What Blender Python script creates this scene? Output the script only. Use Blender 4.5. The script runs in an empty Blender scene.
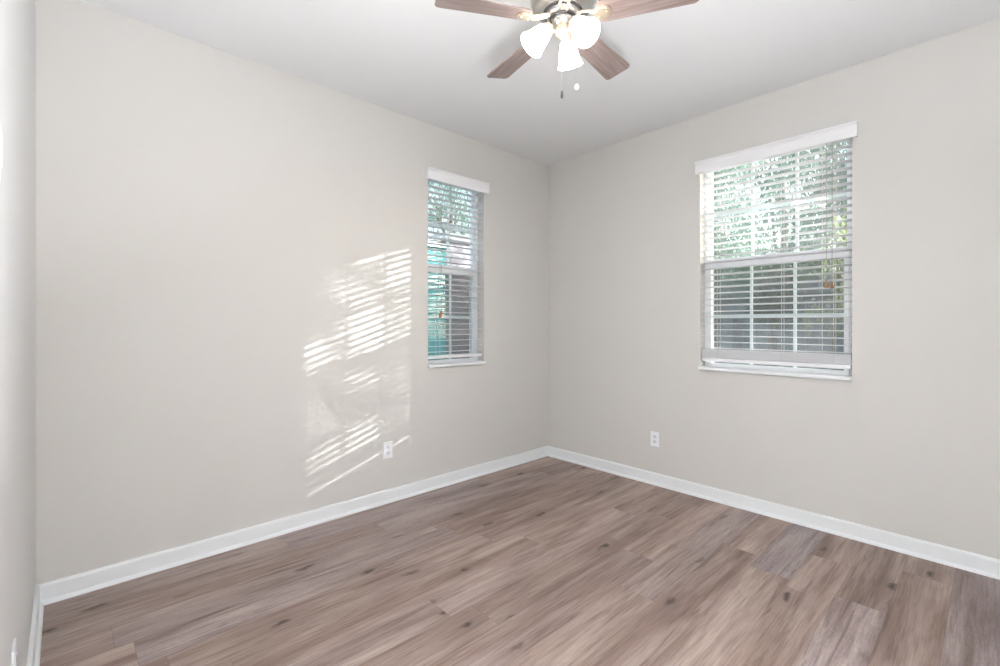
import bpy, bmesh, math, random
from mathutils import Vector, Matrix
import numpy as np

random.seed(7)
rng = np.random.default_rng(11)
S = bpy.context.scene
COL = S.collection
PI = math.pi

# ------------------------------------------------------------------ room numbers (metres)
H = 2.73            # ceiling height
XC = -3.416         # plane of the short wall on the far left
YD = -3.42          # plane of the wall behind the camera
T = 0.15            # wall thickness
SUN = Vector((-1.045, 1.0, -0.356)).normalized()

# ------------------------------------------------------------------ camera
cam_d = bpy.data.cameras.new('camera')
cam = bpy.data.objects.new('camera', cam_d)
COL.objects.link(cam)
cam.location = (-3.3209, -2.8818, 1.2371)
cam.rotation_euler = (math.radians(90), 0, 0.81692 - PI / 2)
cam_d.sensor_width = 36
cam_d.lens = 463.1 * 36 / 1000
cam_d.shift_y = -0.0090
cam_d.clip_start = 0.01
S.camera = cam

# ------------------------------------------------------------------ view, sky, sun, lights
S.view_settings.view_transform = 'Standard'
S.view_settings.look = 'None'
S.view_settings.gamma = 1
S.view_settings.use_curve_mapping = False
S.view_settings.exposure = 0.0

world = bpy.data.worlds.new('sky')
S.world = world
world.use_nodes = True
wn = world.node_tree
wn.nodes.clear()
sky = wn.nodes.new('ShaderNodeTexSky')
sky.sky_type = 'NISHITA'
sky.sun_disc = False
sky.sun_elevation = math.radians(13.8)
sky.sun_rotation = math.atan2(1.045, -1.0)
sky.air_density = 1.0
sky.dust_density = 2.5
sky.ozone_density = 1.0
wbg = wn.nodes.new('ShaderNodeBackground')
wbg.inputs['Strength'].default_value = 0.58
wout = wn.nodes.new('ShaderNodeOutputWorld')
hsv = wn.nodes.new('ShaderNodeHueSaturation')          # thin white haze in the sky
hsv.inputs['Saturation'].default_value = 0.5
hsv.inputs['Value'].default_value = 1.1
wn.links.new(sky.outputs[0], hsv.inputs['Color'])
wn.links.new(hsv.outputs[0], wbg.inputs[0])
wn.links.new(wbg.outputs[0], wout.inputs[0])


def light(name, kind, loc, energy, color=(1, 1, 1), **kw):
    d = bpy.data.lights.new(name, kind)
    d.energy = energy
    d.color = color
    for k, v in kw.items():
        setattr(d, k, v)
    o = bpy.data.objects.new(name, d)
    COL.objects.link(o)
    o.location = loc
    return o


sun = light('sun', 'SUN', (6, -8, 5), 12.5, (1.0, 0.965, 0.92), angle=math.radians(0.36))
sun.rotation_euler = SUN.to_track_quat('-Z', 'Y').to_euler()
# added fill light, unseen, bounced off the ceiling and walls beside the camera
fill = light('added_fill', 'AREA', (-2.95, -3.0, 0.60), 140.0, (0.965, 0.975, 1.0), shape='DISK', size=1.0)
fill.rotation_euler = Vector((-0.42, -0.27, 0.87)).normalized().to_track_quat('-Z', 'Y').to_euler()

# ------------------------------------------------------------------ material helpers


def newmat(name):
    m = bpy.data.materials.new(name)
    m.use_nodes = True
    nt = m.node_tree
    b = nt.nodes['Principled BSDF']
    return m, nt, b


def N(nt, typ, **kw):
    n = nt.nodes.new(typ)
    for k, v in kw.items():
        setattr(n, k, v)
    return n


def setin(nt, sock, v):
    if hasattr(v, 'is_output'):
        nt.links.new(v, sock)
    else:
        sock.default_value = v


def M_(nt, op, a, b=None, c=None, clamp=False):
    n = N(nt, 'ShaderNodeMath', operation=op, use_clamp=clamp)
    setin(nt, n.inputs[0], a)
    if b is not None:
        setin(nt, n.inputs[1], b)
    if c is not None:
        setin(nt, n.inputs[2], c)
    return n.outputs[0]


def MIX(nt, f, a, b, blend='MIX'):
    n = N(nt, 'ShaderNodeMix', data_type='RGBA', blend_type=blend)
    setin(nt, n.inputs['Factor'], f)
    for s, v in ((n.inputs['A'], a), (n.inputs['B'], b)):
        pass
    a_s = [i for i in n.inputs if i.name == 'A' and i.type == 'RGBA'][0]
    b_s = [i for i in n.inputs if i.name == 'B' and i.type == 'RGBA'][0]
    setin(nt, a_s, a)
    setin(nt, b_s, b)
    return [o for o in n.outputs if o.type == 'RGBA'][0]


def RAMP(nt, v, stops):
    n = N(nt, 'ShaderNodeValToRGB')
    el = n.color_ramp.elements
    while len(el) < len(stops):
        el.new(0.5)
    for e, (p, c) in zip(el, stops):
        e.position = p
        e.color = c if len(c) == 4 else (*c, 1)
    setin(nt, n.inputs[0], v)
    return n.outputs[0]


def plain(name, col, rough=0.5, metal=0.0, noise=0.04, nscale=6.0, bump=0.0, bscale=200.0, spec=0.5):
    m, nt, b = newmat(name)
    tc = N(nt, 'ShaderNodeTexCoord')
    nz = N(nt, 'ShaderNodeTexNoise')
    nz.inputs['Scale'].default_value = nscale
    nz.inputs['Detail'].default_value = 4
    nt.links.new(tc.outputs['Object'], nz.inputs['Vector'])
    lo = tuple(max(0, c * (1 - noise)) for c in col)
    hi = tuple(min(1, c * (1 + noise)) for c in col)
    nt.links.new(RAMP(nt, nz.outputs[0], [(0.3, lo), (0.7, hi)]), b.inputs['Base Color'])
    b.inputs['Roughness'].default_value = rough
    b.inputs['Metallic'].default_value = metal
    b.inputs['Specular IOR Level'].default_value = spec
    if bump:
        n2 = N(nt, 'ShaderNodeTexNoise')
        n2.inputs['Scale'].default_value = bscale
        n2.inputs['Detail'].default_value = 3
        nt.links.new(tc.outputs['Object'], n2.inputs['Vector'])
        bp = N(nt, 'ShaderNodeBump')
        bp.inputs['Strength'].default_value = bump
        bp.inputs['Distance'].default_value = 0.002
        nt.links.new(n2.outputs[0], bp.inputs['Height'])
        nt.links.new(bp.outputs[0], b.inputs['Normal'])
    return m


def thin(name, col, trans, rough=0.5, noise=0.15, nscale=3.0):
    """diffuse sheet that lets part of the light through (leaves, blind slats)"""
    m, nt, b = newmat(name)
    nt.nodes.remove(b)
    out = nt.nodes['Material Output']
    tc = N(nt, 'ShaderNodeTexCoord')
    nz = N(nt, 'ShaderNodeTexNoise')
    nz.inputs['Scale'].default_value = nscale
    nt.links.new(tc.outputs['Object'], nz.inputs['Vector'])
    lo = tuple(c * (1 - noise) for c in col)
    hi = tuple(min(1, c * (1 + noise)) for c in col)
    c = RAMP(nt, nz.outputs[0], [(0.35, lo), (0.65, hi)])
    d = N(nt, 'ShaderNodeBsdfDiffuse')
    t = N(nt, 'ShaderNodeBsdfTranslucent')
    g = N(nt, 'ShaderNodeBsdfGlossy')
    g.inputs['Roughness'].default_value = rough
    nt.links.new(c, d.inputs[0])
    nt.links.new(c, t.inputs[0])
    mx = N(nt, 'ShaderNodeMixShader')
    mx.inputs[0].default_value = trans
    nt.links.new(d.outputs[0], mx.inputs[1])
    nt.links.new(t.outputs[0], mx.inputs[2])
    m2 = N(nt, 'ShaderNodeMixShader')
    m2.inputs[0].default_value = 0.05
    nt.links.new(mx.outputs[0], m2.inputs[1])
    nt.links.new(g.outputs[0], m2.inputs[2])
    nt.links.new(m2.outputs[0], out.inputs[0])
    return m


# wall paint: pale greige with a light orange-peel texture
MAT = {}
MAT['wall'] = plain('greige_paint', (0.632, 0.617, 0.595), 0.75, noise=0.012, nscale=1.2, bump=0.10, bscale=160, spec=0.25)
MAT['ceiling'] = plain('ceiling_paint', (0.80, 0.81, 0.82), 0.85, noise=0.01, nscale=1.5, bump=0.08, bscale=140, spec=0.2)
MAT['trim'] = plain('white_trim_paint', (0.84, 0.865, 0.885), 0.4, noise=0.01)
MAT['vinyl'] = plain('white_vinyl', (0.93, 0.945, 0.965), 0.35, noise=0.01)
MAT['blind_white'] = plain('blind_white', (0.86, 0.86, 0.88), 0.45, noise=0.01)
MAT['slat'] = thin('blind_slat', (0.92, 0.93, 0.955), 0.14, noise=0.01)
MAT['cord'] = plain('blind_cord', (0.78, 0.77, 0.75), 0.8)
MAT['cord_brown'] = plain('aged_cord', (0.36, 0.29, 0.23), 0.8)
MAT['tassel'] = plain('wooden_tassel', (0.30, 0.16, 0.07), 0.5, noise=0.2, nscale=40)
MAT['plastic'] = plain('outlet_plastic', (0.86, 0.87, 0.90), 0.35, noise=0.01)
MAT['plastic_in'] = plain('receptacle_plastic', (0.74, 0.75, 0.79), 0.35, noise=0.01)
MAT['slot'] = plain('slot_dark', (0.06, 0.06, 0.06), 0.6)
MAT['screw'] = plain('painted_screw', (0.7, 0.7, 0.7), 0.4, metal=0.3)
MAT['nickel'] = plain('brushed_nickel', (0.62, 0.60, 0.58), 0.32, metal=1.0, noise=0.05, nscale=30)
MAT['nickel_dark'] = plain('nickel_vent', (0.05, 0.05, 0.05), 0.5)
MAT['brass'] = plain('warm_nickel', (0.78, 0.68, 0.55), 0.35, metal=0.85, noise=0.05, nscale=30)
MAT['fob'] = plain('dark_fob', (0.10, 0.09, 0.08), 0.4)
MAT['fob_white'] = plain('white_fob', (0.85, 0.85, 0.85), 0.3)


def mat_glass():
    m, nt, b = newmat('window_glass')
    nt.nodes.remove(b)
    out = nt.nodes['Material Output']
    lw = N(nt, 'ShaderNodeLayerWeight')
    # Schlick reflectance of each face of the pane
    f = M_(nt, 'ADD', 0.042, M_(nt, 'MULTIPLY', M_(nt, 'POWER', lw.outputs['Facing'], 5.0), 0.958), clamp=True)
    tr = N(nt, 'ShaderNodeBsdfTransparent')
    tr.inputs[0].default_value = (0.95, 0.98, 0.977, 1)
    gl = N(nt, 'ShaderNodeBsdfGlossy')
    gl.inputs['Roughness'].default_value = 0.0
    mx = N(nt, 'ShaderNodeMixShader')
    nt.links.new(f, mx.inputs[0])
    nt.links.new(tr.outputs[0], mx.inputs[1])
    nt.links.new(gl.outputs[0], mx.inputs[2])
    # translucent film put in for the hazy glow over the panes, uneven by noise
    tc = N(nt, 'ShaderNodeTexCoord')
    nz = N(nt, 'ShaderNodeTexNoise')
    nz.inputs['Scale'].default_value = 4.0
    nz.inputs['Detail'].default_value = 5
    nt.links.new(tc.outputs['Object'], nz.inputs['Vector'])
    haze_bsdf = N(nt, 'ShaderNodeBsdfTranslucent')
    haze_bsdf.inputs[0].default_value = (0.85, 0.9, 0.95, 1)
    m2 = N(nt, 'ShaderNodeMixShader')
    nt.links.new(M_(nt, 'MULTIPLY', nz.outputs[0], 0.065), m2.inputs[0])
    nt.links.new(mx.outputs[0], m2.inputs[1])
    nt.links.new(haze_bsdf.outputs[0], m2.inputs[2])
    nt.links.new(m2.outputs[0], out.inputs[0])
    return m


def mat_screen():
    m, nt, b = newmat('insect_mesh')
    nt.nodes.remove(b)
    out = nt.nodes['Material Output']
    tr = N(nt, 'ShaderNodeBsdfTransparent')
    tr.inputs[0].default_value = (1, 1, 1, 1)
    df = N(nt, 'ShaderNodeBsdfDiffuse')
    df.inputs[0].default_value = (0.11, 0.12, 0.14, 1)
    mx = N(nt, 'ShaderNodeMixShader')
    mx.inputs[0].default_value = 0.30
    nt.links.new(tr.outputs[0], mx.inputs[1])
    nt.links.new(df.outputs[0], mx.inputs[2])
    nt.links.new(mx.outputs[0], out.inputs[0])
    return m


MAT['glass'] = mat_glass()
MAT['screen'] = mat_screen()


def mat_shade():
    m, nt, b = newmat('opal_glass_lit')
    b.inputs['Base Color'].default_value = (0.9, 0.88, 0.84, 1)
    b.inputs['Roughness'].default_value = 0.3
    tc = N(nt, 'ShaderNodeTexCoord')
    nz = N(nt, 'ShaderNodeTexNoise')
    nz.inputs['Scale'].default_value = 12
    nt.links.new(tc.outputs['Object'], nz.inputs['Vector'])
    nt.links.new(RAMP(nt, nz.outputs[0], [(0.3, (1.0, 0.94, 0.85)), (0.7, (1.0, 0.955, 0.88))]), b.inputs['Emission Color'])
    b.inputs['Emission Strength'].default_value = 11.0
    return m


MAT['shade'] = mat_shade()


def mat_bulb():
    m, nt, b = newmat('lit_bulb')
    b.inputs['Emission Color'].default_value = (1.0, 0.9, 0.75, 1)
    b.inputs['Emission Strength'].default_value = 20.0
    return m


MAT['bulb'] = mat_bulb()


def mat_floor():
    """printed oak vinyl planks running along X, 0.185 wide, 1.22 long"""
    m, nt, b = newmat('oak_vinyl_planks')
    tc = N(nt, 'ShaderNodeTexCoord')
    sp = N(nt, 'ShaderNodeSeparateXYZ')
    nt.links.new(tc.outputs['Object'], sp.inputs[0])
    x, y = sp.outputs[0], sp.outputs[1]
    W, L = 0.180, 1.5
    yr = M_(nt, 'DIVIDE', M_(nt, 'ADD', y, 0.05), W)
    row = M_(nt, 'FLOOR', yr)
    wn1 = N(nt, 'ShaderNodeTexWhiteNoise', noise_dimensions='1D')
    nt.links.new(row, wn1.inputs['W'])
    xr = M_(nt, 'ADD', M_(nt, 'DIVIDE', x, L), M_(nt, 'MULTIPLY', wn1.outputs['Value'], 3.7))
    colm = M_(nt, 'FLOOR', xr)
    idv = N(nt, 'ShaderNodeCombineXYZ')
    nt.links.new(row, idv.inputs[0])
    nt.links.new(colm, idv.inputs[1])
    wn2 = N(nt, 'ShaderNodeTexWhiteNoise', noise_dimensions='2D')
    nt.links.new(idv.outputs[0], wn2.inputs['Vector'])
    r1 = wn2.outputs['Value']
    wn3 = N(nt, 'ShaderNodeTexWhiteNoise', noise_dimensions='3D')
    ad = N(nt, 'ShaderNodeVectorMath', operation='ADD')
    nt.links.new(idv.outputs[0], ad.inputs[0])
    ad.inputs[1].default_value = (13.3, 7.1, 4.2)
    nt.links.new(ad.outputs[0], wn3.inputs['Vector'])
    r2 = wn3.outputs['Value']
    off = M_(nt, 'MULTIPLY', r1, 37.0)

    def coords(sx, sy):
        c = N(nt, 'ShaderNodeCombineXYZ')
        nt.links.new(M_(nt, 'MULTIPLY', x, sx), c.inputs[0])
        nt.links.new(M_(nt, 'MULTIPLY', y, sy), c.inputs[1])
        nt.links.new(off, c.inputs[2])
        return c.outputs[0]

    def noise(v, sc, det, dist=0.0, rough=0.55):
        n = N(nt, 'ShaderNodeTexNoise')
        nt.links.new(v, n.inputs['Vector'])
        n.inputs['Scale'].default_value = sc
        n.inputs['Detail'].default_value = det
        n.inputs['Distortion'].default_value = dist
        n.inputs['Roughness'].default_value = rough
        return n.outputs[0]
    broad = noise(coords(0.9, 7.0), 1.0, 4, 0.8)
    streak = noise(coords(1.6, 26.0), 1.0, 5, 0.6)
    fine = noise(coords(6.0, 120.0), 1.0, 4, 0.2, 0.65)
    # base tone of each plank: tan to grey-brown
    c = RAMP(nt, broad, [(0.28, (0.241, 0.171, 0.144)), (0.45, (0.342, 0.255, 0.221)), (0.62, (0.427, 0.336, 0.295)), (0.8, (0.492, 0.398, 0.352))])
    grey = RAMP(nt, broad, [(0.28, (0.235, 0.191, 0.192)), (0.5, (0.346, 0.291, 0.294)), (0.75, (0.455, 0.40, 0.395))])
    gm = RAMP(nt, M_(nt, 'ADD', M_(nt, 'MULTIPLY', r2, 0.75), M_(nt, 'MULTIPLY', noise(coords(0.8, 5.0), 1.0, 3), 0.5)), [(0.62, (0, 0, 0)), (1.0, (0.85, 0.85, 0.85))])
    # the greyer planks have a limed, speckled grain
    spk = RAMP(nt, noise(coords(45.0, 190.0), 1.0, 3, 0.0, 0.7), [(0.40, (0.80, 0.80, 0.81)), (0.60, (1.16, 1.16, 1.18))])
    grey = MIX(nt, 0.8, grey, spk, 'MULTIPLY')
    c = MIX(nt, gm, c, grey)
    tone = M_(nt, 'ADD', 0.85, M_(nt, 'MULTIPLY', r1, 0.27))
    tn = N(nt, 'ShaderNodeCombineXYZ')
    for i in range(3):
        nt.links.new(tone, tn.inputs[i])
    c = MIX(nt, 1.0, c, tn.outputs[0], 'MULTIPLY')
    st = RAMP(nt, streak, [(0.30, (0.62, 0.575, 0.55)), (0.50, (1, 1, 1)), (0.75, (1.08, 1.07, 1.06))])
    c = MIX(nt, 0.85, c, st, 'MULTIPLY')
    fn = RAMP(nt, fine, [(0.32, (0.70, 0.69, 0.69)), (0.5, (0.98, 0.98, 0.98)), (0.72, (1.18, 1.18, 1.18))])
    c = MIX(nt, 0.9, c, fn, 'MULTIPLY')
    # knots: small dark ovals along the grain with a tail
    vo = N(nt, 'ShaderNodeTexVoronoi', feature='F1', voronoi_dimensions='2D')
    vo.inputs['Scale'].default_value = 1.0
    vo.inputs['Randomness'].default_value = 1.0
    dis = N(nt, 'ShaderNodeTexNoise')
    dis.inputs['Scale'].default_value = 14
    nt.links.new(tc.outputs['Object'], dis.inputs['Vector'])
    dv = N(nt, 'ShaderNodeVectorMath', operation='MULTIPLY_ADD')
    nt.links.new(dis.outputs['Color'], dv.inputs[0])
    dv.inputs[1].default_value = (0.22, 0.22, 0)
    cc = N(nt, 'ShaderNodeCombineXYZ')
    nt.links.new(M_(nt, 'ADD', M_(nt, 'MULTIPLY', x, 1.55), M_(nt, 'MULTIPLY', r1, 9)), cc.inputs[0])
    nt.links.new(M_(nt, 'MULTIPLY', y, 4.6), cc.inputs[1])
    nt.links.new(cc.outputs[0], dv.inputs[2])
    nt.links.new(dv.outputs[0], vo.inputs['Vector'])
    kd = vo.outputs['Distance']
    core = RAMP(nt, kd, [(0.025, (1, 1, 1)), (0.085, (0, 0, 0))])
    halo = RAMP(nt, kd, [(0.05, (1, 1, 1)), (0.40, (0, 0, 0))])
    on = RAMP(nt, N_sep(nt, vo.outputs['Color']), [(0.30, (0, 0, 0)), (0.75, (1, 1, 1))])
    c = MIX(nt, M_(nt, 'MULTIPLY', M_(nt, 'MULTIPLY', halo, on), 0.50), c, (0.155, 0.105, 0.090, 1))
    c = MIX(nt, M_(nt, 'MULTIPLY', M_(nt, 'MULTIPLY', core, on), 0.92), c, (0.060, 0.040, 0.034, 1))
    # occasional dark mineral streaks
    ms = noise(coords(1.1, 16.0), 1.7, 3, 1.2)
    c = MIX(nt, M_(nt, 'MULTIPLY', RAMP(nt, ms, [(0.60, (0, 0, 0)), (0.74, (1, 1, 1))]), 0.75), c, (0.13, 0.088, 0.075, 1))
    # seams
    fy = M_(nt, 'FRACT', yr)
    fx = M_(nt, 'FRACT', xr)
    ey = M_(nt, 'MULTIPLY', M_(nt, 'MINIMUM', fy, M_(nt, 'SUBTRACT', 1.0, fy)), W)
    ex = M_(nt, 'MULTIPLY', M_(nt, 'MINIMUM', fx, M_(nt, 'SUBTRACT', 1.0, fx)), L)
    e = M_(nt, 'MINIMUM', ex, ey)
    seam = M_(nt, 'SUBTRACT', 1.0, M_(nt, 'SMOOTH_MIN', M_(nt, 'DIVIDE', e, 0.0022), 1.0, 0.2), clamp=True)
    c = MIX(nt, M_(nt, 'MULTIPLY', seam, 0.36), c, (0.10, 0.07, 0.06, 1))
    nt.links.new(c, b.inputs['Base Color'])
    nt.links.new(M_(nt, 'ADD', 0.42, M_(nt, 'MULTIPLY', fine, 0.16)), b.inputs['Roughness'])
    b.inputs['Specular IOR Level'].default_value = 0.35
    bp = N(nt, 'ShaderNodeBump')
    bp.inputs['Strength'].default_value = 0.25
    bp.inputs['Distance'].default_value = 0.001
    nt.links.new(M_(nt, 'SUBTRACT', fine, M_(nt, 'MULTIPLY', seam, 1.2)), bp.inputs['Height'])
    nt.links.new(bp.outputs[0], b.inputs['Normal'])
    return m


def N_sep(nt, colsock):
    s = N(nt, 'ShaderNodeSeparateColor')
    nt.links.new(colsock, s.inputs[0])
    return s.outputs[0]


MAT['floor'] = mat_floor()


def mat_blade():
    m, nt, b = newmat('weathered_wood_blade')
    tc = N(nt, 'ShaderNodeTexCoord')
    mp = N(nt, 'ShaderNodeMapping')
    mp.inputs['Scale'].default_value = (5, 70, 20)
    nt.links.new(tc.outputs['Object'], mp.inputs[0])
    nz = N(nt, 'ShaderNodeTexNoise')
    nz.inputs['Scale'].default_value = 1
    nz.inputs['Detail'].default_value = 5
    nz.inputs['Distortion'].default_value = 0.5
    nt.links.new(mp.outputs[0], nz.inputs['Vector'])
    nt.links.new(RAMP(nt, nz.outputs[0], [(0.3, (0.185, 0.135, 0.122)), (0.55, (0.265, 0.205, 0.190)), (0.75, (0.34, 0.275, 0.26))]), b.inputs['Base Color'])
    b.inputs['Roughness'].default_value = 0.45
    return m


MAT['blade'] = mat_blade()

# ------------------------------------------------------------------ mesh helpers


def obj(name, bm, mat, parent=None, smooth=False, loc=(0, 0, 0), rot=None, bevel=0.0, bseg=2):
    me = bpy.data.meshes.new(name)
    bmesh.ops.recalc_face_normals(bm, faces=bm.faces)
    bm.to_mesh(me)
    bm.free()
    me.materials.append(mat)
    if smooth:
        for p in me.polygons:
            p.use_smooth = True
    o = bpy.data.objects.new(name, me)
    COL.objects.link(o)
    o.parent = parent
    o.location = loc
    if rot is not None:
        o.rotation_euler = rot
    if bevel:
        md = o.modifiers.new('bevel', 'BEVEL')
        md.width = bevel
        md.segments = bseg
        md.limit_method = 'ANGLE'
        md.angle_limit = math.radians(40)
    return o


def tag(o, label, cat=None, group=None, kind=None):
    o['label'] = label
    if cat:
        o['category'] = cat
    if group:
        o['group'] = group
    if kind:
        o['kind'] = kind
    return o


def empty(name, loc, rz=0.0):
    o = bpy.data.objects.new(name, None)
    o.empty_display_size = 0.1
    COL.objects.link(o)
    o.location = loc
    o.rotation_euler = (0, 0, rz)
    return o


def box(bm, lo, hi):
    lo, hi = [min(a, b) for a, b in zip(lo, hi)], [max(a, b) for a, b in zip(lo, hi)]
    r = bmesh.ops.create_cube(bm, size=1)
    for v in r['verts']:
        v.co = Vector([(l + h) / 2 + c * (h - l) for l, h, c in zip(lo, hi, v.co)])
    return r['verts']


def boxes(*bs):
    bm = bmesh.new()
    for lo, hi in bs:
        box(bm, lo, hi)
    return bm


def lathe(bm, prof, seg=32, mat4=None, close=False):
    """revolve (r, z) pairs about Z"""
    rings = []
    for r, z in prof:
        if r < 1e-6:
            rings.append([bm.verts.new((0, 0, z))])
        else:
            rings.append([bm.verts.new((r * math.cos(2 * PI * k / seg), r * math.sin(2 * PI * k / seg), z)) for k in range(seg)])
    for a, b in zip(rings, rings[1:]):
        for k in range(seg):
            k2 = (k + 1) % seg
            if len(a) == 1 and len(b) == 1:
                continue
            if len(a) == 1:
                bm.faces.new((a[0], b[k], b[k2]))
            elif len(b) == 1:
                bm.faces.new((a[k], a[k2], b[0]))
            else:
                bm.faces.new((a[k], a[k2], b[k2], b[k]))
    if mat4 is not None:
        for ring in rings:
            for v in ring:
                v.co = mat4 @ v.co
    return bm


def tube(bm, pts, r, seg=8, caps=True):
    pts = [Vector(p) for p in pts]
    rs = r if isinstance(r, (list, tuple)) else [r] * len(pts)
    rings = []
    for i, p in enumerate(pts):
        d = (pts[min(i + 1, len(pts) - 1)] - pts[max(i - 1, 0)]).normalized()
        u = d.cross(Vector((0.31, 0.77, 0.56)))
        u.normalize()
        v = d.cross(u)
        rings.append([bm.verts.new(p + (u * math.cos(2 * PI * k / seg) + v * math.sin(2 * PI * k / seg)) * rs[i]) for k in range(seg)])
    for a, b in zip(rings, rings[1:]):
        for k in range(seg):
            bm.faces.new((a[k], a[(k + 1) % seg], b[(k + 1) % seg], b[k]))
    if caps:
        bm.faces.new(rings[0])
        bm.faces.new(list(reversed(rings[-1])))
    return bm


def extrude_profile(bm, prof, axis_pts):
    """sweep a closed 2D profile given as list of vector offsets along straight segment a->b"""
    a, b = axis_pts
    r1 = [bm.verts.new(Vector(a) + Vector(p)) for p in prof]
    r2 = [bm.verts.new(Vector(b) + Vector(p)) for p in prof]
    n = len(prof)
    for k in range(n):
        bm.faces.new((r1[k], r1[(k + 1) % n], r2[(k + 1) % n], r2[k]))
    bm.faces.new(r1)
    bm.faces.new(list(reversed(r2)))
    return bm


# ------------------------------------------------------------------ room shell
ZB, ZT = 0.905, 2.405                  # window opening heights
A0, A1 = -1.352, -0.797               # narrow window, along X in the left wall
B0, B1 = -2.322, -1.441               # wide window, along Y in the right wall

o = obj('floor', boxes(((XC - T, YD - T, -0.06), (T, T, 0))), MAT['floor'])
tag(o, 'floor of grey-brown oak-look vinyl planks with printed knots', 'floor', kind='structure')
o = obj('ceiling', boxes(((XC - T, YD - T, H), (T, T, H + 0.12))), MAT['ceiling'])
tag(o, 'plain matte white ceiling', 'ceiling', kind='structure')
o = obj('wall_left', boxes(((XC - T, 0, 0), (A0, T, H)), ((A1, 0, 0), (T, T, H)), ((A0, 0, 0), (A1, T, ZB)), ((A0, 0, ZT), (A1, T, H))), MAT['wall'])
tag(o, 'long greige wall on the left with the narrow window and sun stripes', 'wall', kind='structure')
o = obj('wall_right', boxes(((0, YD - T, 0), (T, B0, H)), ((0, B1, 0), (T, 0, H)), ((0, B0, 0), (T, B1, ZB)), ((0, B0, ZT), (T, B1, H))), MAT['wall'])
tag(o, 'greige wall on the right with the wide window', 'wall', kind='structure')
o = obj('wall_side', boxes(((XC - T, YD - T, 0), (XC, 0, H))), plain('cool_white_wall', (0.74, 0.745, 0.745), 0.7, noise=0.012, nscale=1.2, bump=0.10, bscale=160, spec=0.25))  # paler, cooler base colour than the other walls
tag(o, 'pale wall seen edge-on at the far left of the photo', 'wall', kind='structure')
o = obj('wall_rear', boxes(((XC, YD - T, 0), (0, YD, H))), MAT['wall'])
tag(o, 'greige wall behind the viewer, opposite the narrow window', 'wall', kind='structure')
# roof slab with eaves, unseen, added for the shade it casts outside
o = obj('roof_slab', boxes(((XC - 0.5, YD - 0.5, H + 0.12), (0.5, 0.5, H + 0.34))), plain('eave_paint', (0.55, 0.5, 0.45), 0.8))
tag(o, 'unseen roof slab above the room, added for its shade', 'roof', kind='structure')


def base_profile(nx, ny):
    """baseboard 89 mm tall with eased top and a quarter-round shoe; n = direction into the room"""
    pr = [(0, 0), (0.0275, 0)]
    for k in range(1, 6):
        a = k / 5 * PI / 2
        pr.append((0.0145 + 0.013 * math.cos(a), 0.018 * math.sin(a)))
    pr += [(0.0145, 0.079), (0.012, 0.0865), (0.008, 0.089), (0, 0.089)]
    return [(p * nx, p * ny, z) for p, z in pr]


def baseboard(name, a, b, nrm, label):
    bm = bmesh.new()
    extrude_profile(bm, base_profile(*nrm), (a, b))
    o = obj(name, bm, MAT['trim'])
    tag(o, label, 'baseboard', kind='structure')


baseboard('baseboard_left', (XC, 0, 0), (0, 0, 0), (0, -1), 'white baseboard along the long left wall')
baseboard('baseboard_right', (0, 0, 0), (0, YD, 0), (-1, 0), 'white baseboard along the wall under the wide window')
baseboard('baseboard_side', (XC, YD, 0), (XC, 0, 0), (1, 0), 'white baseboard seen end-on at the lower left edge')
baseboard('baseboard_rear', (XC, YD, 0), (0, YD, 0), (0, 1), 'white baseboard behind the viewer')

# ------------------------------------------------------------------ windows
# local frame: u along the wall (0 .. width), d outward through the wall, z up


def frame_rect(bm, u0, u1, z0, z1, d0, d1, wu, wz0, wz1, mp):
    for (a, b, c, e) in ((u0, u0 + wu, z0, z1), (u1 - wu, u1, z0, z1), (u0 + wu, u1 - wu, z0, z0 + wz0), (u0 + wu, u1 - wu, z1 - wz1, z1)):
        box(bm, mp(a, d0, c), mp(b, d1, e))


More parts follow.
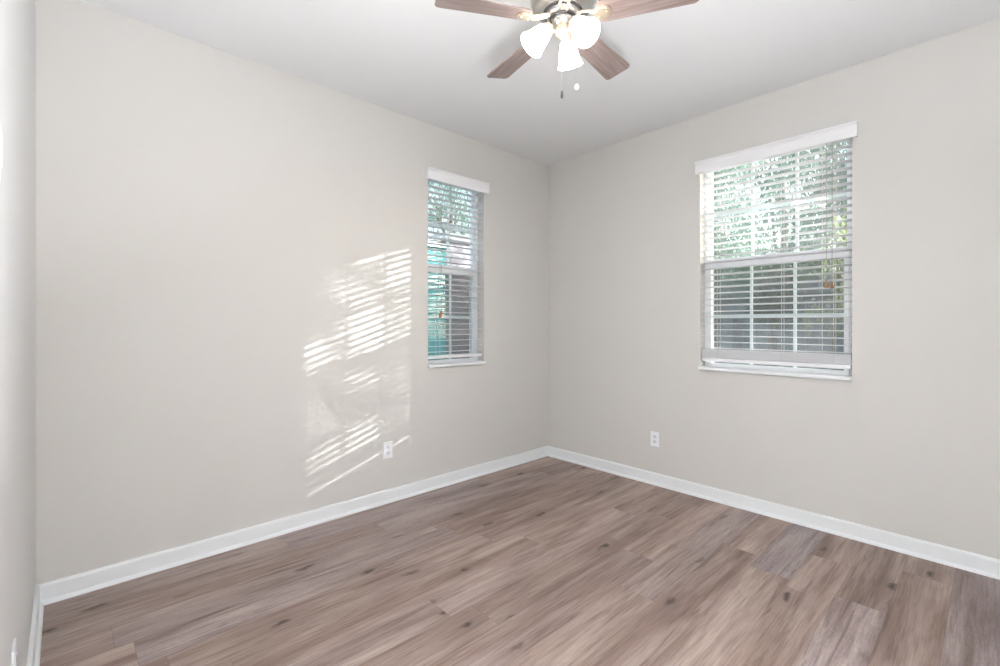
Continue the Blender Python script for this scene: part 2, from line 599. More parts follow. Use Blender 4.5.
def build_window(name, label, mp, W, cols, sash_label):
    root = empty(name, mp(W / 2, 0, ZB))
    inv = Matrix.Translation(-root.location)

    def put(nm, bm, mat, parent=root, bevel=0.0):
        o = obj(nm, bm, mat, parent, bevel=bevel)
        o.data.transform(inv)
        return o
    tag(root, label, 'window', kind='structure')
    fw = 0.026
    bm = bmesh.new()
    frame_rect(bm, 0, W, ZB, ZT, 0.078, 0.152, fw, 0.032, fw, mp)
    put('window_frame', bm, MAT['vinyl'], bevel=0.003)
    zr0, zr1 = 1.632, 1.700
    # lower sash (inner track)
    bm = bmesh.new()
    frame_rect(bm, fw, W - fw, ZB + 0.018, zr1, 0.072, 0.100, 0.026, 0.034, zr1 - zr0, mp)
    ls = put('lower_sash', bm, MAT['vinyl'], bevel=0.003)
    g = put('pane', boxes((mp(fw + 0.02, 0.0870, ZB + 0.04), mp(W - fw - 0.02, 0.0885, zr0 + 0.02))), MAT['glass'], ls)
    u0, u1, z0, z1 = fw + 0.026, W - fw - 0.026, ZB + 0.052, zr0

    def muntins(u0, u1, z0, z1, d):
        bm = bmesh.new()
        for k in range(1, cols):
            u = u0 + (u1 - u0) * k / cols
            box(bm, mp(u - 0.009, d - 0.004, z0 - 0.004), mp(u + 0.009, d + 0.004, z1 + 0.004))
        zm = (z0 + z1) / 2
        box(bm, mp(u0 - 0.004, d - 0.0045, zm - 0.009), mp(u1 + 0.004, d + 0.0045, zm + 0.009))
        return bm
    put('muntin_grid', muntins(u0, u1, z0, z1, 0.094), MAT['vinyl'], ls)
    bm = boxes((mp(W / 2 - 0.03, 0.064, zr1 - 0.012), mp(W / 2 + 0.03, 0.073, zr1 + 0.006)))
    put('sash_lock', bm, MAT['vinyl'], ls, bevel=0.002)
    # upper sash (outer track)
    bm = bmesh.new()
    frame_rect(bm, fw - 0.004, W - fw + 0.004, zr0 + 0.012, ZT - fw + 0.004, 0.102, 0.130, 0.020, 0.040, 0.026, mp)
    us = put('upper_sash', bm, MAT['vinyl'], bevel=0.003)
    put('pane', boxes((mp(fw + 0.01, 0.1160, zr0 + 0.04), mp(W - fw - 0.01, 0.1175, ZT - fw - 0.015))), MAT['glass'], us)
    put('muntin_grid', muntins(fw + 0.016, W - fw - 0.016, zr0 + 0.052, ZT - fw - 0.022, 0.123), MAT['vinyl'], us)
    # insect screen outside the lower sash
    bm = bmesh.new()
    frame_rect(bm, fw - 0.003, W - fw + 0.003, ZB + 0.02, zr1 - 0.02, 0.135, 0.145, 0.018, 0.018, 0.018, mp)
    sc = put('insect_screen', bm, plain('screen_frame', (0.75, 0.75, 0.75), 0.5))
    put('mesh', boxes((mp(fw + 0.008, 0.1395, ZB + 0.028), mp(W - fw - 0.008, 0.1400, zr1 - 0.03))), MAT['screen'], sc)
    # interior sill board with rounded nose
    bm = boxes((mp(0.001, 0.0, ZB), mp(W - 0.001, 0.071, 0.933)), (mp(-0.006, -0.026, 0.910), mp(W + 0.002, 0.0, 0.933)))
    put('window_sill', bm, MAT['trim'], bevel=0.006)
    return root


mpA = lambda u, d, z: (A0 + u, d, z)
mpB = lambda u, d, z: (d, B1 - u, z)
build_window('window_1', 'narrow white sash window in the left wall near the corner', mpA, A1 - A0, 2, 'narrow')
build_window('window_2', 'wide white sash window in the right wall', mpB, B1 - B0, 3, 'wide')

# ------------------------------------------------------------------ blinds


def build_blind(label, mp, W, v0, v1, ladders, tassels, extra_stack, lift=None, tilt=-0.0008):
    root = empty('window_blind', mp(W / 2, 0, 2.35))
    inv = Matrix.Translation(-root.location)

    def put(nm, bm, mat, parent=root, bevel=0.0, smooth=False):
        o = obj(nm, bm, mat, parent, bevel=bevel, smooth=smooth)
        o.data.transform(inv)
        return o
    tag(root, label, 'blind', 'white horizontal slat blinds with valances')
    # valance: moulded board with returns
    bm = bmesh.new()
    prof = [(-0.024, 2.308), (-0.038, 2.308), (-0.040, 2.316), (-0.038, 2.365), (-0.042, 2.376), (-0.048, 2.382), (-0.048, 2.392), (-0.024, 2.392)]
    n = len(prof)
    ra = [bm.verts.new(mp(v0, d, z)) for d, z in prof]
    rb = [bm.verts.new(mp(v1, d, z)) for d, z in prof]
    for k in range(n):
        bm.faces.new((ra[k], ra[(k + 1) % n], rb[(k + 1) % n], rb[k]))
    bm.faces.new(ra)
    bm.faces.new(list(reversed(rb)))
    box(bm, mp(v0 + 0.002, -0.026, 2.310), mp(v0 + 0.014, 0.0, 2.390))
    box(bm, mp(v1 - 0.014, -0.026, 2.310), mp(v1 - 0.002, 0.0, 2.390))
    put('valance', bm, MAT['blind_white'])
    put('head_rail', boxes((mp(0.006, 0.006, 2.362), mp(W - 0.006, 0.060, 2.402))), MAT['blind_white'], bevel=0.003)
    # slats: gently crowned, level, 50 mm wide
    bm = bmesh.new()
    zs = []
    z = 1.065
    while z < 2.345:
        zs.append(z)
        z += 0.0435
    if extra_stack:
        zs += [1.001 + 0.0042 * k for k in range(14)]
    else:
        zs += [1.0225]
    for z in zs:
        ns = 6
        top, bot = [], []
        jit = random.uniform(-0.0012, 0.0012) if z > 1.06 else 0.0
        tl = tilt + random.uniform(-0.0010, 0.0010) if z > 1.06 else -0.001
        for k in range(ns + 1):
            s = k / ns
            d = 0.016 + 0.050 * s
            cr = 0.0022 * (1 - (2 * s - 1) ** 2) + tl * (2 * s - 1)
            top.append((d, z + 0.0014 + cr + jit))
            bot.append((d, z - 0.0014 + cr + jit))
        pr = top + list(reversed(bot))
        ra = [bm.verts.new(mp(0.006, d, zz)) for d, zz in pr]
        rb = [bm.verts.new(mp(W - 0.006, d, zz)) for d, zz in pr]
        for k in range(len(pr)):
            k2 = (k + 1) % len(pr)
            bm.faces.new((ra[k], ra[k2], rb[k2], rb[k]))
        bm.faces.new(ra)
        bm.faces.new(list(reversed(rb)))
    put('slats', bm, MAT['slat'])
    put('bottom_rail', boxes((mp(0.006, 0.016, 0.9720), mp(W - 0.006, 0.066, 0.997))), MAT['blind_white'], bevel=0.004)
    for u in ladders:
        bm = bmesh.new()
        tube(bm, [mp(u, 0.0145, 2.365), mp(u, 0.0145, 0.985)], 0.0011, 5)
        tube(bm, [mp(u, 0.0675, 2.365), mp(u, 0.0675, 0.985)], 0.0011, 5)
        put('ladder_cord', bm, MAT['cord'])
    for (u, zend, mt) in tassels:
        bm = bmesh.new()
        tube(bm, [mp(u, 0.008, 2.365), mp(u + 0.001, 0.006, 1.9), mp(u, 0.004, zend + 0.03)], 0.0014, 6)
        c = put('tilt_cord', bm, MAT['cord_brown'])
        bm = bmesh.new()
        x, y, zz = mp(u, 0.004, zend)
        lathe(bm, [(0, 0.040), (0.004, 0.039), (0.0065, 0.030), (0.0105, 0.010), (0.0125, 0.003), (0.0115, 0), (0, 0)], 14, Matrix.Translation((x, y, zz)))
        put('tassel', bm, MAT['tassel'], c, smooth=True)
    if lift:
        u, zend = lift
        bm = bmesh.new()
        tube(bm, [mp(u, 0.010, 2.365), mp(u, 0.008, zend)], 0.0011, 6)
        put('lift_cord', bm, MAT['cord'])
    return root


build_blind('white slat blind on the narrow window in the left wall', mpA, A1 - A0, -0.025, A1 - A0 + 0.026,
            (0.12, A1 - A0 - 0.10), ((0.115, 1.285, 0), (0.128, 1.300, 0)), False)
build_blind('white slat blind on the wide window in the right wall', mpB, B1 - B0, -0.018, B1 - B0 + 0.029,
            (0.115, 0.515, B1 - B0 - 0.09), ((0.756, 1.455, 0), (0.784, 1.450, 0)), True, (0.735, 1.05), -0.0025)

# ------------------------------------------------------------------ wall plates


def outlet(loc, rz, label, slots=True):
    """duplex outlet; local -Y faces the room"""
    root = empty('outlet', loc, rz)
    tag(root, label, 'outlet', 'white duplex outlets low on the walls')
    obj('cover_plate', boxes(((-0.035, -0.006, -0.057), (0.035, 0, 0.057))), MAT['plastic'], root, bevel=0.004)
    for s in (-1, 1):
        bm = bmesh.new()
        n = 20
        prof = []
        for k in range(n):
            a = 2 * PI * k / n
            prof.append((0.0165 * math.cos(a), 0, max(-0.0125, min(0.0125, 0.0175 * math.sin(a))) + s * 0.0195))
        r1 = [bm.verts.new((p[0], -0.0055, p[2])) for p in prof]
        r2 = [bm.verts.new((p[0], -0.0080, p[2])) for p in prof]
        for k in range(n):
            bm.faces.new((r1[k], r1[(k + 1) % n], r2[(k + 1) % n], r2[k]))
        bm.faces.new(r2)
        rc = obj('receptacle', bm, MAT['plastic_in'], root)
        bm = boxes(((-0.008, -0.0084, s * 0.0195 - 0.001), (-0.0055, -0.0078, s * 0.0195 + 0.008)),
                   ((0.0055, -0.0084, s * 0.0195 - 0.001), (0.008, -0.0078, s * 0.0195 + 0.007)),
                   ((-0.002, -0.0084, s * 0.0195 - 0.009), (0.002, -0.0078, s * 0.0195 - 0.005)))
        obj('slots', bm, MAT['slot'], rc)
    bm = bmesh.new()
    lathe(bm, [(0, 0.0085), (0.003, 0.008), (0.0034, 0.006)], 12, Matrix.Rotation(PI / 2, 4, 'X'))
    obj('screw', bm, MAT['screw'], root)
    return root


outlet((-1.686, 0, 0.361), 0, 'white outlet crossed by the lowest sun stripe on the left wall')
outlet((0, -1.094, 0.349), -PI / 2, 'white outlet under the wide window on the right wall')
outlet((XC, -1.24, 0.395), PI / 2, 'white outlet seen edge-on at the lower left, above the baseboard end')


sw = empty('switch_plate', (XC, -1.63, 1.56), PI / 2)
tag(sw, 'white wall plate seen edge-on high at the far left edge', 'switch plate')
obj('cover_plate', boxes(((-0.035, -0.006, -0.057), (0.035, 0, 0.057))), MAT['plastic'], sw, bevel=0.004)
obj('rocker', boxes(((-0.0165, -0.010, -0.033), (0.0165, -0.005, 0.033))), MAT['plastic'], sw, bevel=0.002)

# ------------------------------------------------------------------ ceiling fan
FX, FY, ZBL = -1.782, -1.632, 2.523
fan = empty('ceiling_fan', (FX, FY, H))
tag(fan, 'brushed nickel ceiling fan with five wood blades and three lit glass shades', 'ceiling fan')
zz = lambda z: z - H                      # local height


def lat(name, prof, mat, seg=40, parent=fan, m4=None):
    bm = bmesh.new()
    lathe(bm, prof, seg, m4)
    return obj(name, bm, mat, parent, smooth=True)


lat('canopy', [(0, 0), (0.085, 0), (0.086, -0.012), (0.080, -0.030), (0.060, -0.045), (0.0, -0.045)], MAT['nickel'])
lat('motor_housing', [(0, zz(2.69)), (0.055, zz(2.69)), (0.105, zz(2.680)), (0.130, zz(2.660)), (0.138, zz(2.630)), (0.138, zz(2.605)), (0.130, zz(2.585)),
                      (0.112, zz(2.568)), (0.084, zz(2.560)), (0.084, zz(2.556)), (0, zz(2.556))], MAT['nickel'])
lat('vent_ring', [(0.083, zz(2.5565)), (0.083, zz(2.552)), (0.076, zz(2.552)), (0.076, zz(2.5565))], MAT['nickel_dark'])
lat('flywheel', [(0, zz(2.556)), (0.072, zz(2.556)), (0.073, zz(2.548)), (0.070, zz(2.537)), (0.062, zz(2.532)), (0, zz(2.532))], MAT['nickel'])
lat('dark_ring', [(0.057, zz(2.5325)), (0.057, zz(2.528)), (0.050, zz(2.528)), (0.050, zz(2.5325))], MAT['nickel_dark'])  # narrow dark ring where flywheel and switch housing meet
lat('switch_housing', [(0, zz(2.533)), (0.046, zz(2.533)), (0.047, zz(2.525)), (0.046, zz(2.510)), (0.042, zz(2.500)), (0.032, zz(2.494)), (0, zz(2.493))], MAT['nickel'])
lat('light_fitter', [(0, zz(2.495)), (0.028, zz(2.495)), (0.034, zz(2.487)), (0.034, zz(2.470)), (0.026, zz(2.458)), (0.015, zz(2.450)), (0.009, zz(2.442)), (0.004, zz(2.438)), (0, zz(2.438))], MAT['brass'])

# blades, each with its iron
PITCH = math.radians(13)


def blade_bm():
    bm = bmesh.new()
    L0, L1 = 0.145, 0.537
    pts = []
    # outline (r, w): root narrower, tip wider with rounded corners
    w0, w1 = 0.052, 0.067
    rc = 0.022
    out = []
    for k in range(7):                                  # root corner -w
        a = PI + k / 6 * PI / 2
        out.append((L0 + rc + rc * math.cos(a), -w0 + rc + rc * math.sin(a)))
    for k in range(7):
        a = -PI / 2 + k / 6 * PI / 2
        out.append((L1 - rc + rc * math.cos(a), -w1 + rc + rc * math.sin(a)))
    for k in range(7):
        a = k / 6 * PI / 2
        out.append((L1 - rc + rc * math.cos(a), w1 - rc + rc * math.sin(a)))
    for k in range(7):
        a = PI / 2 + k / 6 * PI / 2
        out.append((L0 + rc + rc * math.cos(a), w0 - rc + rc * math.sin(a)))
    r1 = [bm.verts.new((r, w, -0.003)) for r, w in out]
    r2 = [bm.verts.new((r, w, 0.003)) for r, w in out]
    n = len(out)
    for k in range(n):
        bm.faces.new((r1[k], r1[(k + 1) % n], r2[(k + 1) % n], r2[k]))
    bm.faces.new(list(reversed(r1)))
    bm.faces.new(r2)
    return bm


def iron_bm():
    """cast bracket: arm from the flywheel flaring to an ornate six-sided plate under the blade"""
    bm = bmesh.new()
    out = [(0.130, 0.010), (0.140, 0.022), (0.155, 0.032), (0.175, 0.033), (0.190, 0.026), (0.199, 0.012), (0.204, 0.0)]
    poly = out + [(r, -w) for r, w in reversed(out[:-1])]
    for z0, z1, sc in ((-0.0085, -0.0035, 1.0), (-0.0115, -0.0080, 0.72)):
        cx = 0.165
        r1 = [bm.verts.new((cx + (r - cx) * sc, w * sc, z0)) for r, w in poly]
        r2 = [bm.verts.new((cx + (r - cx) * sc, w * sc, z1)) for r, w in poly]
        n = len(poly)
        for k in range(n):
            bm.faces.new((r1[k], r1[(k + 1) % n], r2[(k + 1) % n], r2[k]))
        bm.faces.new(list(reversed(r1)))
        bm.faces.new(r2)
    for s in (-1, 1):
        tube(bm, [(0.066, s * 0.010, 0.010), (0.085, s * 0.018, 0.006), (0.110, s * 0.020, -0.002), (0.136, s * 0.012, -0.006)], [0.008, 0.006, 0.006, 0.007], 8)
    for q in ((0.152, 0.017), (0.152, -0.017), (0.184, 0.0)):
        lathe(bm, [(0, -0.0150), (0.004, -0.0145), (0.0055, -0.012), (0.0055, -0.010)], 10, Matrix.Translation((q[0], q[1], 0)))
    return bm


blade_me = None
for k in range(5):
    ang = math.radians(7.0 + 72 * k)
    if k == 0:
        bl = obj('blade', blade_bm(), MAT['blade'], fan, bevel=0.0015)
        ir = obj('blade_iron', iron_bm(), MAT['brass'], bl)
        bl0, ir0 = bl, ir
    else:
        bl = bl0.copy()
        COL.objects.link(bl)
        bl.parent = fan
        ir = ir0.copy()
        COL.objects.link(ir)
        ir.parent = bl
    bl.location = (0, 0, zz(ZBL))
    # +w (counter-clockwise) edge sits lower
    bl.rotation_euler = (Matrix.Rotation(ang, 4, 'Z') @ Matrix.Rotation(-PITCH, 4, 'X')).to_euler()

# three bell shades on short arms
for k, deg in enumerate((149.0, 265.0, 25.0)):
    a = math.radians(deg)
    ca, sa = math.cos(a), math.sin(a)
    tilt = math.radians(42)                               # from straight down, outwards
    axis = Vector((ca * math.sin(tilt), sa * math.sin(tilt), -math.cos(tilt)))
    p0 = Vector((ca * 0.030, sa * 0.030, zz(2.464)))
    neck = Vector((ca * 0.062, sa * 0.062, zz(2.487)))
    bm = bmesh.new()
    tube(bm, [p0, p0 + Vector((ca * 0.016, sa * 0.016, 0.016)), neck + Vector((0, 0, 0.004)), neck + axis * 0.012], 0.0075, 10)
    arm = obj('lamp_arm', bm, MAT['brass'], fan, smooth=True)
    q = (-axis).to_track_quat('Z', 'Y').to_matrix().to_4x4()
    m4 = Matrix.Translation(neck) @ q
    so = lat('lamp_socket', [(0, 0.012), (0.012, 0.012), (0.022, 0.004), (0.024, -0.006), (0.024, -0.022), (0.0, -0.022)], MAT['brass'], 24, fan, m4)
    prof_o = [(0.022, -0.010), (0.027, -0.016), (0.034, -0.030), (0.0385, -0.048), (0.0425, -0.068), (0.047, -0.088), (0.052, -0.104), (0.057, -0.114)]
    prof_i = [(r - 0.003, z) for r, z in reversed(prof_o)]
    sh = lat('lamp_shade', prof_o + prof_i, MAT['shade'], 32, fan, m4)
    lat('bulb', [(0, -0.016), (0.012, -0.022), (0.012, -0.034), (0.020, -0.048), (0.027, -0.062), (0.027, -0.074), (0.020, -0.088), (0.0, -0.096)], MAT['bulb'], 20, sh, m4)

# pull chains (beads on a cord) with their fobs


def chain(x, y, z0, z1, fob, kind):
    bm = bmesh.new()
    z = z0
    while z > z1:
        m = Matrix.Translation((x, y, z))
        bmesh.ops.create_icosphere(bm, subdivisions=1, radius=0.0014, matrix=m)
        z -= 0.0032
    c = obj('pull_chain', bm, MAT['nickel'], fan)
    m = Matrix.Translation((x, y, z1))
    if kind == 'dark':
        lat('fob', [(0, 0.0), (0.0025, -0.001), (0.0045, -0.010), (0.0055, -0.026), (0.004, -0.033), (0, -0.034)], MAT['fob'], 14, c, m)
    else:
        lat('fob', [(0, 0.0), (0.006, -0.002), (0.010, -0.008), (0.0115, -0.014), (0.010, -0.020), (0.005, -0.025), (0, -0.026)], MAT['fob_white'], 16, c, m)


RT = Vector((math.sin(0.81692), -math.cos(0.81692)))
chain(-0.004 * RT.x, -0.004 * RT.y, zz(2.445), zz(2.228), 0, 'dark')
chain(0.065 * RT.x + 0.03, 0.065 * RT.y + 0.03, zz(2.490), zz(2.276), 0, 'white')

# ------------------------------------------------------------------ outdoors
gm = plain('garden_soil_and_grass', (0.16, 0.17, 0.09), 0.95, noise=0.5, nscale=2.5, bump=0.4, bscale=30)
o = obj('ground', boxes(((-12, T, -0.25), (22, 22, -0.15)), ((T, -22, -0.25), (22, T, -0.15))), gm)
tag(o, 'garden ground outside the windows', 'ground', kind='structure')


def leaf_mesh(centers, length, width, droop, jitter=0.5, fold=0.25):
    """folded lance leaves as one foliage mesh"""
    n = len(centers)
    vs, fs = [], []
    az = rng.uniform(0, 2 * PI, n)
    el = droop + rng.normal(0, jitter, n)
    ln = length * rng.uniform(0.65, 1.25, n)
    wd = width * rng.uniform(0.7, 1.2, n)
    ro = rng.uniform(-1.2, 1.2, n)
    for i in range(n):
        d = Vector((math.cos(az[i]) * math.cos(el[i]), math.sin(az[i]) * math.cos(el[i]), -math.sin(el[i])))
        s = d.cross(Vector((0, 0, 1)))
        if s.length < 1e-3:
            s = Vector((1, 0, 0))
        s.normalize()
        u = s.cross(d)
        s2 = s * math.cos(ro[i]) + u * math.sin(ro[i])
        u2 = s2.cross(d)
        c = Vector(centers[i])
        b = len(vs)
        L, w = ln[i], wd[i]
        vs += [c, c + d * L * 0.45 + s2 * w * 0.5 + u2 * w * fold, c + d * L, c + d * L * 0.45 - s2 * w * 0.5 + u2 * w * fold, c + d * L * 0.5]
        fs += [(b, b + 1, b + 4), (b + 1, b + 2, b + 4), (b + 2, b + 3, b + 4), (b + 3, b, b + 4)]
    return vs, fs


def mesh_obj(name, vs, fs, mat, parent):
    me = bpy.data.meshes.new(name)
    me.from_pydata([tuple(v) for v in vs], [], fs)
    me.update()
    me.materials.append(mat)
    o = bpy.data.objects.new(name, me)
    COL.objects.link(o)
    o.parent = parent
    return o


bark = plain('bark', (0.16, 0.12, 0.09), 0.9, noise=0.3, nscale=8, bump=0.5, bscale=40)
LEAF = {
    'soft': thin('soft_green_leaf', (0.17, 0.29, 0.23), 0.5),
    'grey': thin('grey_green_leaf', (0.20, 0.285, 0.245), 0.5),
    'yellow': thin('yellow_green_leaf', (0.42, 0.50, 0.24), 0.5),
    'dark': thin('dark_green_leaf', (0.12, 0.19, 0.11), 0.35),
}


def plant(name, label, cat, base, blobs, n, leaf, length, width, droop, trunk_r=0.06, group=None, keep=None, stems=None):
    """blobs: (dx, dy, z, rx, ry, rz) leaf clouds in the plant's own frame; branches run from the trunk to each"""
    root = empty(name, base)
    tag(root, label, cat, group)
    vol = np.array([b[3] * b[4] * b[5] for b in blobs])
    pick = rng.choice(len(blobs), n, p=vol / vol.sum())
    v = rng.normal(0, 1, (n, 3))
    v /= np.linalg.norm(v, axis=1)[:, None]
    v *= (rng.uniform(0.15, 1, n) ** 0.4)[:, None]
    bl = np.array(blobs)[pick]
    c = bl[:, :3] + v * bl[:, 3:]
    if keep is not None:
        c = c[keep(c + np.array(base))]
    vs, fs = leaf_mesh(c, length, width, droop)
    mesh_obj('foliage', vs, fs, LEAF[leaf], root)
    bm = bmesh.new()
    top = max(b[2] for b in blobs)
    low = min(b[2] for b in blobs)
    zc = max(0.15, low * 0.85)
    tube(bm, [(0, 0, 0), (0.02, 0.01, zc * 0.5), (0, 0.02, zc), (0.03, -0.02, (zc + top) / 2), (0, 0, top)], [trunk_r, trunk_r * 0.9, trunk_r * 0.75, trunk_r * 0.45, trunk_r * 0.15], 8)
    for b in blobs:
        p = Vector(b[:3])
        st = Vector((0, 0.02, min(zc, p.z * 0.7)))
        mid = st.lerp(p, 0.5) + Vector((0, 0, 0.08))
        tube(bm, [st, mid, p], [trunk_r * 0.4, trunk_r * 0.25, trunk_r * 0.08], 6)
    obj('trunk', bm, bark, root, smooth=True)
    return root


# board fence beyond the wide window, in its own shade
def fence(base, length, height, label):
    root = empty('board_fence', base)
    tag(root, label, 'fence')
    bm = bmesh.new()
    y = 0.0
    while y < length:
        w = 0.138
        box(bm, (0, y, 0.03), (0.02, y + w, height + random.uniform(-0.008, 0.008)))
        y += w + 0.006
    obj('board_panel', bm, plain('weathered_boards', (0.25, 0.285, 0.345), 0.85, noise=0.35, nscale=5, bump=0.3, bscale=60), root)
    for zr in (0.35, height - 0.3):
        obj('rail', boxes(((-0.04, 0, zr), (0, length, zr + 0.09))), plain('fence_rail', (0.10, 0.11, 0.13), 0.85), root)
    k = 0
    while k * 2.2 < length:
        obj('post', boxes(((-0.09, k * 2.2, 0), (-0.04 + 0.04, k * 2.2 + 0.09, height + 0.05))), plain('fence_post', (0.10, 0.105, 0.12), 0.85), root, bevel=0.01)
        k += 1
    return root


fence((3.35, -4.6, -0.15), 5.6, 1.98, 'dark grey-blue board fence in shade beyond the wide window')

# trees behind the fence, seen through the wide window
plant('tree', 'feathery green tree behind the fence, left half of the wide window', 'tree', (5.2, 0.75, -0.15),
      [(-0.3, 0.2, 2.6, 0.9, 0.8, 0.8), (0.2, -0.2, 3.2, 0.9, 0.7, 0.8), (-0.2, 0.3, 3.9, 0.9, 0.8, 0.7), (0.2, -0.4, 2.3, 0.6, 0.6, 0.5), (0.3, 0.7, 3.1, 0.8, 0.7, 0.9), (0, -0.3, 4.4, 0.8, 0.7, 0.6)],
      12500, 'soft', 0.13, 0.030, 0.8, 0.09, 'trees behind the fence')
plant('tree', 'grey-green leafy tree behind the fence, right half of the wide window', 'tree', (4.9, -1.45, -0.15),
      [(0.1, 0.1, 2.6, 0.8, 0.7, 0.6), (0.1, -0.3, 3.3, 0.8, 0.7, 0.7), (0.0, 0.1, 3.9, 0.8, 0.7, 0.7), (0.2, -0.6, 2.4, 0.7, 0.6, 0.6), (0.2, 0.0, 4.5, 0.7, 0.7, 0.5)],
      9500, 'grey', 0.12, 0.030, 0.9, 0.08, 'trees behind the fence')
plant('tree', 'dark tree farther back, between the two nearer crowns in the wide window', 'tree', (8.6, 0.4, -0.15),
      [(0, 0, 3.4, 0.9, 1.1, 0.9), (0, -0.4, 4.4, 0.9, 1.0, 0.9), (0, 0.4, 5.3, 0.9, 1.0, 0.9), (0, 0.2, 2.4, 0.9, 1.2, 0.8)],
      4500, 'soft', 0.18, 0.05, 0.8, 0.12, 'trees behind the fence')
r = plant('shrub', 'yellow-green shrub with white blossoms before the fence, right in the wide window', 'shrub', (2.42, -1.78, -0.15),
      [(0, -0.1, 2.35, 0.2, 0.14, 0.22), (0.1, 0.0, 2.05, 0.25, 0.15, 0.2), (0, -0.1, 1.7, 0.25, 0.12, 0.2), (0.05, 0.05, 1.45, 0.2, 0.25, 0.2)],
      360, 'yellow', 0.10, 0.026, 0.8, 0.02, 'shrubs beside the fence')
pc = rng.normal(0, 1, (26, 3)) * np.array([0.06, 0.12, 0.10]) + np.array([-0.05, 0.08, 1.52])
vs, fs = leaf_mesh(pc, 0.035, 0.040, 0.2, 0.6)
mesh_obj('blossoms', vs, fs, thin('white_petal', (0.85, 0.85, 0.88), 0.4), r)
plant('shrub', 'light green shrub in front of the fence at the left of the wide window', 'shrub', (2.5, -0.55, -0.15),
      [(0, 0, 1.95, 0.22, 0.28, 0.20), (0.0, -0.25, 1.85, 0.2, 0.22, 0.16), (0.1, 0.15, 2.1, 0.25, 0.2, 0.2)],
      700, 'soft', 0.09, 0.022, 0.7, 0.02, 'shrubs beside the fence')
plant('shrub', 'dark green shrub topping the fence in the middle of the wide window', 'shrub', (3.02, -1.05, -0.15),
      [(0, 0, 1.92, 0.24, 0.32, 0.22), (0.0, 0.25, 2.05, 0.2, 0.25, 0.2), (0, -0.25, 2.08, 0.22, 0.25, 0.22), (0, 0, 1.6, 0.2, 0.3, 0.25)],
      1500, 'dark', 0.08, 0.030, 0.6, 0.03, 'shrubs beside the fence')


# tree off to the side whose crown breaks up the sunlight on the left wall
def gaps(c):
    """a loose crown: its openings are shaped to let the sun patches onto the left wall"""
    t = c[:, 1] / SUN.y                                   # travel to the plane of the left wall
    X = c[:, 0] - t * SUN.x
    Z = c[:, 2] - t * SUN.z
    g = np.zeros(len(c))
    for (x, z, rx, rz, s) in ((-1.84, 1.25, 0.17, 0.20, 1.0), (-1.62, 1.22, 0.11, 0.22, 0.6), (-1.59, 1.62, 0.12, 0.13, 0.85), (-1.87, 1.69, 0.08, 0.03, 0.7),
                              (-1.98, 1.45, 0.07, 0.07, 0.8), (-2.17, 1.05, 0.08, 0.05, 0.8), (-2.13, 1.28, 0.10, 0.06, 0.25), (-1.88, 0.49, 0.14, 0.10, 1.0),
                              (-2.06, 0.42, 0.07, 0.08, 0.9), (-2.19, 0.37, 0.09, 0.07, 0.85), (-2.20, 0.65, 0.07, 0.10, 0.75), (-1.57, 0.66, 0.06, 0.12, 0.6),
                              (-1.62, 0.87, 0.08, 0.08, 0.5), (-1.90, 0.90, 0.12, 0.03, 0.7), (-2.1, 0.22, 0.2, 0.06, 0.9), (-1.8, 0.33, 0.2, 0.06, 0.9), (-1.6, 0.40, 0.15, 0.05, 0.8)):
        g = np.maximum(g, s * np.exp(-(((X - x) / (rx + 0.055)) ** 2 + ((Z - z) / (rz + 0.05)) ** 2) ** 2))
    band = np.abs(Z - (0.435 + 0.341 * (X + 1.506))) < 0.11
    g = np.where(band, np.maximum(g, 0.97), g)
    return rng.uniform(0, 1, len(c)) > g


pc = Vector((-1.9, 0, 1.0)) - SUN * (7.6 / SUN.y)
tb = Vector((pc.x + 1.15, pc.y + 1.1, 0))               # trunk stands to one side of the crown's thin middle
ox, oy = pc.x - tb.x, pc.y - tb.y
plant('tree', 'open-crowned tree out of sight whose shade dapples the sun stripes', 'tree', (tb.x, tb.y, -0.15),
      [(ox + dx, oy + dy, pc.z + dz, rx, ry, rz) for dx, dy, dz, rx, ry, rz in
       ((0, 0, 0.15, 0.75, 0.75, 0.95), (0.3, 0.3, 0.6, 0.7, 0.6, 0.6), (-0.3, -0.3, 0.3, 0.7, 0.6, 0.8), (0.3, 0.4, -0.4, 0.6, 0.6, 0.6), (-0.3, -0.4, -0.3, 0.6, 0.6, 0.6))],
      15500, 'dark', 0.055, 0.034, 0.5, 0.018, None, gaps)


# building beyond the narrow window, and a teal stand-in for a reflection
def mat_siding(name, col, dark):
    m, nt, b = newmat(name)
    tc = N(nt, 'ShaderNodeTexCoord')
    sp = N(nt, 'ShaderNodeSeparateXYZ')
    nt.links.new(tc.outputs['Object'], sp.inputs[0])
    f = M_(nt, 'FRACT', M_(nt, 'DIVIDE', sp.outputs[2], 0.19))
    nz = N(nt, 'ShaderNodeTexNoise')
    nz.inputs['Scale'].default_value = 3
    nt.links.new(tc.outputs['Object'], nz.inputs['Vector'])
    c = RAMP(nt, nz.outputs[0], [(0.3, tuple(x * 0.9 for x in col)), (0.7, tuple(min(1, x * 1.1) for x in col))])
    nt.links.new(MIX(nt, RAMP(nt, f, [(0.0, (1, 1, 1)), (0.09, (0, 0, 0))]), c, (*dark, 1)), b.inputs['Base Color'])
    b.inputs['Roughness'].default_value = 0.8
    return m


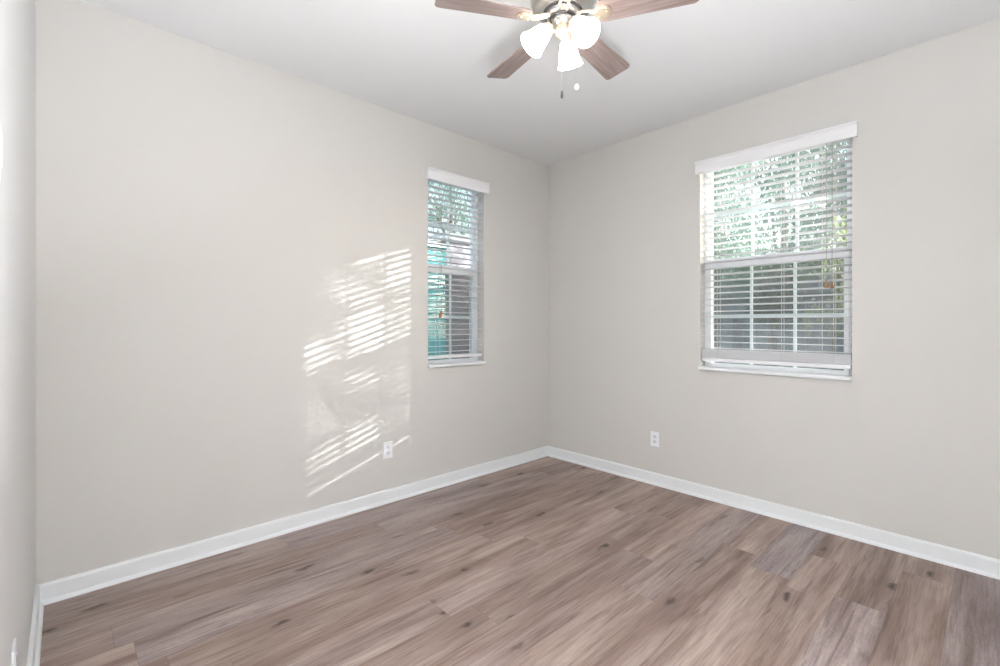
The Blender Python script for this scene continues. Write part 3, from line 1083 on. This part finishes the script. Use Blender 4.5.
root = empty('neighbour_house', (3.1, 4.2, -0.15))
tag(root, 'mauve-sided neighbouring building beyond the narrow window', 'building')
obj('wall', boxes(((-2.06, -1.2, 0), (2.2, 2.0, 2.70))), mat_siding('mauve_siding', (0.36, 0.32, 0.37), (0.22, 0.19, 0.22)), root)
obj('corner_board', boxes(((-2.085, -1.225, 0), (-1.97, -1.13, 2.70))), plain('mauve_trim', (0.30, 0.25, 0.27), 0.7), root)
obj('roof', boxes(((-2.16, -1.32, 2.70), (2.3, 2.1, 2.80))), plain('pale_fascia', (0.55, 0.52, 0.55), 0.7), root)

root = empty('teal_reflection_block', (-0.4, 2.8, -0.15))  # teal box standing in for the wide window's reflection in the glass
tag(root, 'teal block standing in for a reflection at the left of the narrow window', 'stand-in')
obj('wall', boxes(((-0.8, -0.6, 0), (0.84, 0.6, 2.42))), mat_siding('teal_reflection', (0.07, 0.38, 0.43), (0.04, 0.24, 0.27)), root)
bm = bmesh.new()
pr = [(0, -0.70, 2.40), (0, 0.70, 2.58), (0, 0.70, 2.63), (0, -0.70, 2.45)]
extrude_profile(bm, pr, ((-0.9, 0, 0), (0.90, 0, 0)))
obj('roof', bm, plain('pale_teal_top', (0.65, 0.75, 0.75), 0.6), root)

plant('tree', 'bright leafy tree above the mauve building beyond the narrow window', 'tree', (4.6, 7.6, -0.15),
      [(0, 0, 4.2, 0.9, 0.8, 0.7), (-0.7, -0.2, 4.8, 0.9, 0.8, 0.8), (0.5, 0.1, 5.2, 0.9, 0.8, 0.8), (-1.4, 0, 4.3, 0.8, 0.7, 0.7), (-1.2, 0, 5.6, 0.8, 0.7, 0.7)],
      2800, 'soft', 0.16, 0.045, 0.7, 0.10)

root = empty('privacy_fence', (0.74, 2.62, -0.15))
tag(root, 'dark purple-brown slat fence filling the lower right of the narrow window', 'fence')
bm = bmesh.new()
z = 0.05
while z < 2.1:
    box(bm, (0, 0, z), (2.45, 0.022, z + 0.135))
    z += 0.142
obj('slat_panel', bm, plain('purple_brown_boards', (0.20, 0.165, 0.185), 0.8, noise=0.25, nscale=5), root)
for k in range(2):
    obj('post', boxes(((k * 2.38, 0.022, 0), (k * 2.38 + 0.09, 0.11, 2.2))), plain('fence_post_brown', (0.19, 0.155, 0.17), 0.8), root, bevel=0.008)
